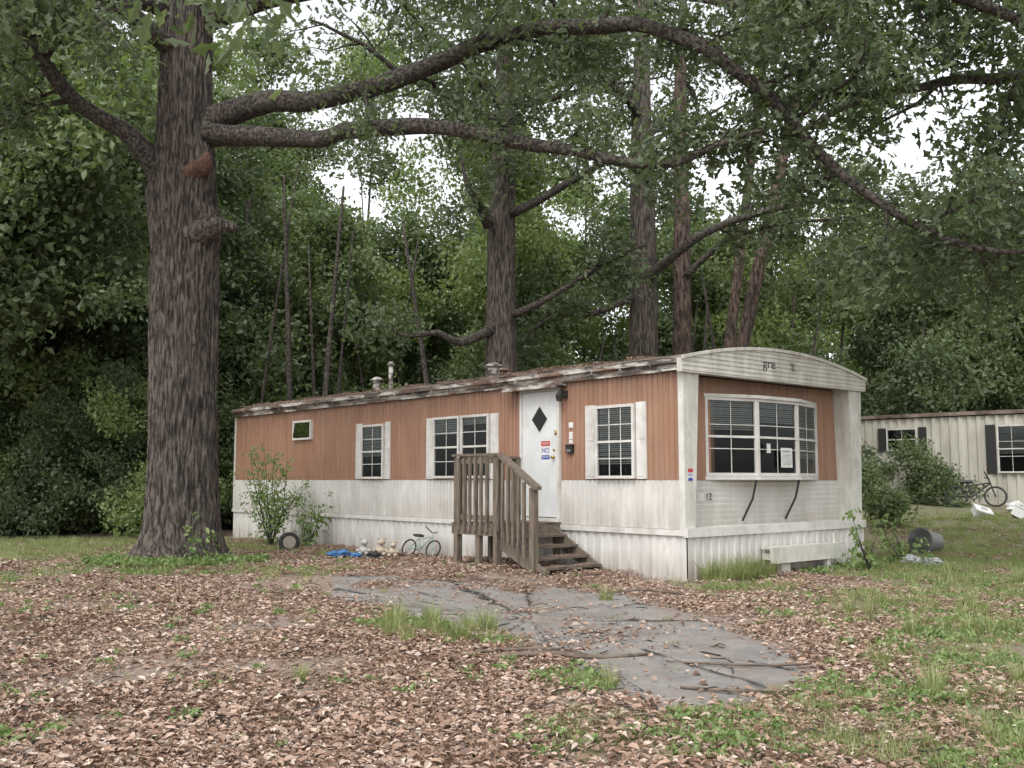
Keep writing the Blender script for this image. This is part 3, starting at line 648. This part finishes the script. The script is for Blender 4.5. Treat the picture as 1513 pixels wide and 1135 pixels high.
for i in range(34): # near edge of the left woods: shrubs and saplings down to the grass
    y=random.uniform(25.5,28.5); x=random.uniform(-.60*y,-.34*y)
    ftree(x,y,random.uniform(1.6,5.5),random.uniform(.8,1.5),rk(.25,.75),.3,26,.6,False)
for i in range(40):
    y=random.uniform(58,74); x=random.uniform(-.65*y,.65*y); ftree(x,y,random.uniform(12,18),random.uniform(3.5,5),'mid',1,75,2.1,False)
for x,y,H,R in ((11.8,29.5,2.6,.9),(12.6,28.6,1.8,.7),(10.6,30,2.8,1.0),(9.8,28,1.8,.7),(15.5,26.5,1.3,.5),(9,24,1.0,.4)):
    ftree(x,y,H,R,'mid',.8,26,.55,False)
for k,mm in (('dark',L_dark),('mid',L_mid),('bright',L_bright)):
    pts=np.array(PT[k]); sc=np.array(SC[k]); idx=rng.permutation(len(pts))
    for v in range(2):
        s=clump('foliage_clump_%s_%d'%(k,v),115,.8,.19,'diamond',mm,tuple(pts[idx[v]]),forest,droop=.5)
        ii=idx[v::2]; instancer('foliage_%s_%d'%(k,v),s,pts[ii],sc[ii],forest,'lean')
    print(k,len(pts))
for i in range(40):
    y=random.uniform(28,45); x=random.uniform(-.6*y,.3*y); r=random.uniform(.04,.12); H=random.uniform(6,11); lx=random.uniform(-1.5,1.5)
    P,Rr=catmull([(x,y,-.3),(x+lx*.3,y,H*.4),(x+lx,y,H)],[r,r*.8,r*.3],1.5); tube(tmb,P,Rr,7,0)
tmb.obj('trunks',[M_bark2],forest,True)
print('forest',time.time()-T0)
# ------------------------------------------------------------------ leaf litter, grass, weeds
def litmat():
    m,nt,p,o=newmat('dead_leaves'); g=N(nt,'ShaderNodeNewGeometry')
    c=ramp(nt,g.outputs['Random Per Island'],[(0.,(.11,.064,.045)),(.25,(.22,.135,.093)),(.6,(.35,.235,.17)),(.85,(.46,.35,.28)),(1.,(.55,.47,.40))])
    nt.links.new(c,p.inputs['Base Color']); p.inputs['Roughness'].default_value=.65; return m
M_lit=litmat()
def in_home(x,y,m=0.):
    v=Vector((x,y,0))-A; a=v.dot(e_); b=v.dot(d_); return -m<a<W+m and -m<b<L+m
lit=[];ls=[]; sp_=[];ssp=[]
tries=0
while len(lit)<1750 and tries<60000:
    tries+=1
    y=4+20*random.random()**1.25; x=random.uniform(-.62*y-.5,.62*y+.5)
    if in_home(x,y,.05) : continue
    g=green(x,y); pr=1-.75*g
    n=noise.noise(Vector((x*.8,y*.8,11)))+.5*noise.noise(Vector((x*2.2,y*2.2,5)))
    if inside(x,y,1.05): pr=.05 if n>.25 else 0
    else: pr*=max(.03,min(1,.45+1.9*n))
    if x>4: pr*=.7
    if random.random()<pr: lit.append((x,y,h(x,y)+.012)); ls.append(random.uniform(.55,1.0))
for i in range(800):
    y=4.5+12*random.random(); x=random.uniform(-.6*y,.6*y)
    if in_home(x,y,.1) or (inside(x,y) and random.random()<.5): continue
    sp_.append((x,y,h(x,y)+.018)); ssp.append(random.uniform(.6,1.0))
for i in range(60):
    q=random.uniform(0,1); x=-2+3.5*q+random.uniform(-.6,.6); y=14.6-q*1.1+random.uniform(-.7,.5); lit.append((x,y,h(x,y)+.02)); ls.append(random.uniform(.3,.6))
for i in range(18):
    q=loc2w(random.uniform(-1.2,-.3),random.uniform(2.7,3.5),.81); lit.append(tuple(q)); ls.append(.3)
for (y0,z) in ((2.45,.625),(2.19,.475),(1.93,.325),(1.6,.2)):
    for i in range(3): q=loc2w(random.uniform(-1.15,-.35),y0,z+.005); lit.append(tuple(q)); ls.append(.22)
for i in range(110):
    b=random.uniform(.8,14); q=loc2w(-random.uniform(.15,.9),b); lit.append((q.x,q.y,h(q.x,q.y)+.02+.05*random.random())); ls.append(.7)
for i in range(170):
    a=random.uniform(.0,.7) if random.random()<.7 else random.uniform(0,W); b=random.uniform(1.0,14.6); q=loc2w(a,b,rz(a)+.02); lit.append(tuple(q)); ls.append(random.uniform(.2,.5))
lit=np.array(lit); ls=np.array(ls); lp=empty('fallen_leaves')
for v in range(3):
    s=clump('leaf_patch_%d'%v,150,.5,.078,'oaksimple',M_lit,tuple(lit[v]),lp,flat=True)
    instancer('leaf_scatter_%d'%v,s,lit[v::3],ls[v::3],lp,'up',.12)
s=clump('leaf_sprinkle',16,.6,.085,'oak',M_lit,sp_[0],lp,flat=True); instancer('leaf_scatter_loose',s,sp_,ssp,lp,'up',.02)
def tuft(name,nb,hh,mat,loc,parent,spread=.07,w=.006):
    mb=MB()
    for i in range(nb):
        a=random.uniform(0,6.283); r=spread*math.sqrt(random.random()); x,y=r*math.cos(a),r*math.sin(a); a+=random.uniform(-.6,.6)
        dx,dy=math.cos(a),math.sin(a); H=hh*random.uniform(.5,1.2); bend=random.uniform(.15,.8)*H; ww=w*random.uniform(.7,1.3); sx,sy=-dy*ww,dx*ww
        vs=[]
        for q in (0,.35,.7,1):
            X=x+dx*bend*q*q;Y=y+dy*bend*q*q;Z=H*(q-.25*q*q*bend/H); k=(1-q*.95)
            vs+=[(X+sx*k,Y+sy*k,Z-.01),(X-sx*k,Y-sy*k,Z-.01)]
        mb.add(vs,[(0,1,3,2),(2,3,5,4),(4,5,7,6)])
    return mb.obj(name,[mat],parent,loc=loc)
M_grass=leafmat('grass_blades',(.15,.20,.06),(.24,.28,.11),(.38,.36,.20),.3)
gp=empty('grass'); gpt=[];gs=[]; tall=[];ts=[]; tries=0
while len(gpt)<6500 and tries<90000:
    tries+=1
    y=4.3+22*random.random()**1.2; x=random.uniform(-.6*y-.5,.62*y+.5)
    if in_home(x,y,.1): continue
    g=green(x,y)
    if inside(x,y): g*=.15
    if random.random()<g**1.4*.85+.006:
        gpt.append((x,y,h(x,y))); gs.append(random.uniform(.3,.7)*(1.5 if y>12 else 1))
        if random.random()<.025 and 6.5<y<16: tall.append((x,y,h(x,y))); ts.append(random.uniform(.5,.95))
for i in range(26): q=loc2w(random.uniform(.15,1.6),-random.uniform(.12,.5)); tall.append((q.x,q.y,h(q.x,q.y))); ts.append(random.uniform(.7,1.4))
for i in range(14): tall.append((random.uniform(-1.3,.1),random.uniform(9.1,10.7),0)); ts.append(random.uniform(.6,1.0))
gpt=np.array(gpt);gs=np.array(gs);tall=np.array(tall)
for v in range(2):
    s=tuft('tuft_%d'%v,34,.15,M_grass,tuple(gpt[v]),gp,.13,.005); instancer('grass_scatter_%d'%v,s,gpt[v::2],gs[v::2],gp,'up')
s=tuft('tall_tuft',60,.34,M_grass,tuple(tall[0]),gp,.10,.006); instancer('tall_grass_scatter',s,tall,ts,gp,'up')
M_weed=leafmat('weed_leaves',(.12,.19,.06),(.18,.26,.09),(.25,.31,.13),.3)
wp=empty('weeds'); wt=[];ws=[]; tries=0
while len(wt)<1200 and tries<60000:
    tries+=1
    y=4.5+14*random.random(); x=random.uniform(-.6*y,.6*y)
    if in_home(x,y,.1) or inside(x,y): continue
    g=green(x,y); pr=(.03+.5*g)*max(0,noise.noise(Vector((x*1.3,y*1.3,20)))+.25)
    if random.random()<pr: wt.append((x,y,h(x,y)+.04)); ws.append(random.uniform(.3,1.1))
for i in range(110):
    a=random.uniform(0,6.28); r=random.uniform(.75,1.6); wt.append((bx+r*math.cos(a),by-abs(r*math.sin(a)),.17)); ws.append(random.uniform(.7,1.7))
for i in range(40): q=loc2w(random.uniform(2.6,4.9),-random.uniform(.15,.6)); wt.append((q.x,q.y,h(q.x,q.y)+.05)); ws.append(random.uniform(.6,1.5))
s=clump('weed_plant',26,.10,.06,'oval',M_weed,wt[0],wp,droop=-.3,squash=.5)
instancer('weed_scatter',s,wt,ws,wp,'up')
def sapling(name,x,y,H,R,n,leaf=M_weed):
    mb=MB(); pts=[]
    z0=h(x,y)
    for k in range(n):
        a=random.uniform(0,6.28); d=np.array([math.cos(a)*R/H*.9,math.sin(a)*R/H*.9,1.]); p=np.array([x,y,z0]); CP=[p.copy()]; ln=H*random.uniform(.5,1.)
        for s in range(4): d+=rng.normal(size=3)*.12; p=p+d/np.linalg.norm(d)*ln/4; CP.append(p.copy())
        P,Rr=catmull(CP,[.018,.014,.01,.007,.004],.12); tube(mb,P,Rr,5)
        for q in P[len(P)//4:]:
            pts.append(q+rng.normal(size=3)*.11)
            if k%2: pts.append(q+rng.normal(size=3)*.15)
    o=mb.obj(name,[M_bark2],smooth=True); s=clump('leaf_spray',8,.14,.10,'oval',leaf,tuple(pts[0]),o,droop=.3)
    instancer('leaf_scatter',s,pts,rng.uniform(.6,1.2,len(pts)),o,'lean'); return o
sapling('sapling',-5.4,22.3,2.3,1.0,15); sapling('sapling',-4.5,21.9,1.1,.6,7); sapling('sapling',5.9,16.5,1.0,.35,4); sapling('sapling',6.9,17.6,1.0,.4,4); sapling('sapling',-5.2,16.7,.6,.25,3)
# ------------------------------------------------------------------ clutter
def log(name,P,R,mt=M_woodh):
    mb=MB(); p,r=catmull(P,R,.1); tube(mb,p,r,8,0,lambda r,t,p:r*(1+.2*noise.noise(Vector((t,p[0]*4,p[1]*4))))); return mb.obj(name,[mt],smooth=True)
log('fallen_branch',[(-.15,8.35,.04),(.3,8.45,.05),(.75,8.3,.045),(1.15,8.5,.04)],[.022,.028,.022,.012])
log('fallen_branch',[(-.3,8.6,.04),(.2,8.7,.05),(.55,8.6,.04)],[.015,.018,.01])
log('fallen_branch',[(1.2,7.2,.03),(1.6,7.0,.045),(2.1,7.1,.03)],[.010,.013,.007])
log('fallen_branch',[(-3.7,7.6,.03),(-4.2,7.75,.045),(-4.6,7.6,.03)],[.015,.02,.01])
log('fallen_branch',[(-.9,14.0,.06),(-.4,14.15,.09),(.1,14.1,.06)],[.03,.035,.02])
log('fallen_branch',[(1.3,8.2,.03),(1.9,7.95,.045),(2.4,8.1,.03)],[.008,.012,.007])
log('fallen_branch',[(1.2,12.9,.05),(1.7,12.6,.12),(2.3,12.5,.06)],[.012,.015,.01])
mb=MB()
for i in range(170):
    y=4.8+11*random.random(); x=random.uniform(-.55*y,.5*y)
    if in_home(x,y,.2): continue
    a=random.uniform(0,3.14); l=random.uniform(.08,.3); z=h(x,y)+.03
    tube(mb,[(x,y,z),(x+l*.5*math.cos(a),y+l*.5*math.sin(a),z+random.uniform(0,.03)),(x+l*math.cos(a+.3),y+l*math.sin(a+.3),z)],[.005,.006,.003],5)
mb.obj('twigs',[M_bark2])
def torus(mb,c,ax,R,r,mat=0,n=28):
    c=Vector(c); ax=Vector(ax).normalized(); u=ax.orthogonal().normalized(); w=ax.cross(u); vs=[];k=8
    for i in range(n):
        t=2*math.pi*i/n; d=u*math.cos(t)+w*math.sin(t)
        for j in range(k):
            s=2*math.pi*j/k; vs.append(c+d*(R+r*math.cos(s))+ax*r*math.sin(s))
    mb.add(vs,[(i*k+j,i*k+(j+1)%k,((i+1)%n)*k+(j+1)%k,((i+1)%n)*k+j) for i in range(n) for j in range(k)],mat)
def bicycle(x,y,rz_,sc,mt,tilt=-12):
    bk=empty('bicycle',(x,y,h(x,y)+.02),math.radians(rz_)); bk.rotation_euler[0]=math.radians(tilt); bk.scale=(sc,)*3
    mb=MB()
    for cxx in (-.33,.33):
        torus(mb,(cxx,0,.2),(0,1,0),.18,.018,0)
        for k in range(10):
            a=k*math.pi/5; tube(mb,[(cxx,0,.2),(cxx+.17*math.cos(a),0,.2+.17*math.sin(a))],[.003,.003],4,1)
    mb.obj('wheels',[M_rub,M_grey],bk)
    mb=MB(); bar=lambda a,b,r=.014,m=0: tube(mb,[a,b],[r,r],8,m)
    bar((-.33,0,.2),(-.05,0,.2)); bar((-.05,0,.2),(-.14,0,.46)); bar((-.33,0,.2),(-.12,0,.42)); bar((-.05,0,.2),(.24,0,.44)); bar((-.12,0,.40),(.24,0,.46)); bar((.33,0,.2),(.22,0,.56)); bar((.22,0,.54),(.16,-.2,.62),.011,1); bar((.22,0,.54),(.16,.2,.62),.011,1)
    mb.box(-.26,-.04,-.05,.05,.46,.50,1); bar((-.05,-.09,.15),(-.05,.09,.25),.008,1); torus(mb,(-.05,0,.2),(0,1,0),.06,.006,1,16)
    mb.obj('frame',[mt,M_black],bk)
bicycle(-1.75,18.75,-35,.9,plain('bike_frame_pale',(.24,.32,.28)),-20)
bicycle(12.9,27.6,-25,1.5,M_black,-16)
mb=MB(); torus(mb,(-4.65,20.8,.2),(.3,-1,.25),.17,.05,0); tube(mb,[(-4.67,20.86,.19),(-4.63,20.74,.21)],[.14,.13],20,1); mb.obj('old_tire',[M_rub,M_tan])
def lump(name,c,r,mats,seed,amp=.35,flat=.6,n=16):
    mb=MB(); vs=[]
    for i in range(n+1):
        ph=math.pi*i/n
        for j in range(2*n):
            th=math.pi*j/n; v=Vector((math.sin(ph)*math.cos(th),math.sin(ph)*math.sin(th),math.cos(ph)))
            q=r*(1+amp*noise.noise(v*2.2+Vector((seed,0,0)))+amp*.5*abs(noise.noise(v*6+Vector((seed,3,0)))))
            vs.append((c[0]+v.x*q,c[1]+v.y*q,max(c[2]+v.z*q*flat,h(c[0],c[1])-.02)))
    k=2*n; mb.add(vs,[(i*k+j,i*k+(j+1)%k,(i+1)*k+(j+1)%k,(i+1)*k+j) for i in range(n) for j in range(k)]); return mb.obj(name,mats)
lump('blue_tarp',(-3.3,19.2,.08),.2,[M_tarp],1,.8,.3); lump('blue_tarp',(-2.95,18.9,.06),.1,[M_tarp],5,.8,.5)
M_plush=plain('plush_cream',(.42,.35,.27),.9); M_plush2=plain('plush_grey',(.40,.39,.37),.9)
def plush(x,y,mt,s=.9):
    mb=MB(); z=h(x,y)+.04
    def ball(c,r,k=10):
        c=(x+(c[0]-x)*s,y+(c[1]-y)*s,z+(c[2]-z)*s); r*=s
        P=[(c[0],c[1],c[2]-r+2*r*i/k) for i in range(k+1)]; tube(mb,P,[max(.004,r*math.sin(math.pi*i/k)) for i in range(k+1)],12,0)
    ball((x,y,z+.12),.12); ball((x+.02,y-.05,z+.29),.085); ball((x-.05,y-.05,z+.37),.03); ball((x+.09,y-.05,z+.37),.03); ball((x-.12,y-.08,z+.12),.045); ball((x+.13,y-.08,z+.12),.045); ball((x-.07,y-.15,z+.05),.055); ball((x+.09,y-.15,z+.05),.055)
    mb.obj('stuffed_toy',[mt],smooth=True)
plush(-2.5,19.0,M_plush); plush(-2.85,19.2,M_plush2); plush(-2.25,18.8,M_plush,.75)
lump('trash_bag',(-2.6,18.75,.08),.12,[M_black],8,.5,.7)
lump('plastic_bag',(7.0,17.5,.09),.17,[M_plastic],12,.6,.5); lump('plastic_bag',(7.3,17.3,.09),.13,[M_plastic],14,.6,.5)
# open metal tub lying on its side
mb=MB(); dx,dy=8.2,19.7; z=h(dx,dy)+.24; ax=np.array([-.80,-.58,.10]); ax/=np.linalg.norm(ax); c0=np.array([dx,dy,z])
tube(mb,[c0+ax*t for t in (-.30,-.28,.20,.21,.23,.23,.21,-.26)],[.17,.20,.25,.27,.27,.245,.24,.18],28); mb.obj('metal_tub',[M_grey],smooth=False)
for i,(x,y,w,t) in enumerate(((12.2,25.8,.42,.22),(13.0,25.4,.32,.28),(13.9,26.2,.3,.28))):
    mb=MB(); z=h(x,y); mm=Matrix.Translation((x,y,z+t*.4))@Euler((.5,.3,i*.9)).to_matrix().to_4x4()
    mb.box(-w/2,w/2,-.16,.16,-t/2,t/2-.04,0,mm); mb.box(-w/2-.02,w/2+.02,-.18,.18,t/2-.038,t/2,0,mm); mb.box(-.08,.08,-.02,.02,t/2+.002,t/2+.05,0,mm); mb.obj('plastic_cooler',[M_paper])
lump('trash_bag',(13.4,26.4,h(13.3,26.2)+.15),.22,[M_paper],20,.5,.7); lump('trash_bag',(14.6,25.5,h(14.6,25.5)+.15),.25,[M_black],22,.5,.7)
# ------------------------------------------------------------------ world, sun, camera
w=bpy.data.worlds.new('World'); scene.world=w; w.use_nodes=True; nt=w.node_tree; nt.nodes.clear()
sky=nt.nodes.new('ShaderNodeTexSky'); sky.sky_type='NISHITA'; sky.sun_disc=False
sd=Vector((-.35,-.75,1.1)).normalized(); el=math.asin(sd.z); rot=math.atan2(sd.x,sd.y)
sky.sun_elevation=el; sky.sun_rotation=rot; sky.air_density=1.; sky.dust_density=3.
hs=nt.nodes.new('ShaderNodeHueSaturation'); hs.inputs['Saturation'].default_value=.13; hs.inputs['Value'].default_value=2.35
bg=nt.nodes.new('ShaderNodeBackground'); bg.inputs[1].default_value=.15; wo=nt.nodes.new('ShaderNodeOutputWorld')
nt.links.new(sky.outputs[0],hs.inputs['Color']); nt.links.new(hs.outputs[0],bg.inputs[0]); nt.links.new(bg.outputs[0],wo.inputs[0])
sl=bpy.data.lights.new('sun','SUN'); sl.energy=.85; sl.angle=math.radians(18); sl.color=(1,.96,.9); so=bpy.data.objects.new('sun',sl); scene.collection.objects.link(so)
so.rotation_euler=sd.to_track_quat('Z','Y').to_euler(); so.location=(0,0,30)
cam=bpy.data.cameras.new('camera'); co=bpy.data.objects.new('camera',cam); scene.collection.objects.link(co); scene.camera=co
co.location=(0,0,1.5); co.rotation_euler=(math.radians(90+5.55),0,0); cam.sensor_width=36; cam.lens=34.67; cam.clip_end=2000; cam.clip_start=.05
scene.view_settings.view_transform='Standard'; scene.view_settings.look='None'; scene.view_settings.exposure=0
print('done',time.time()-T0)
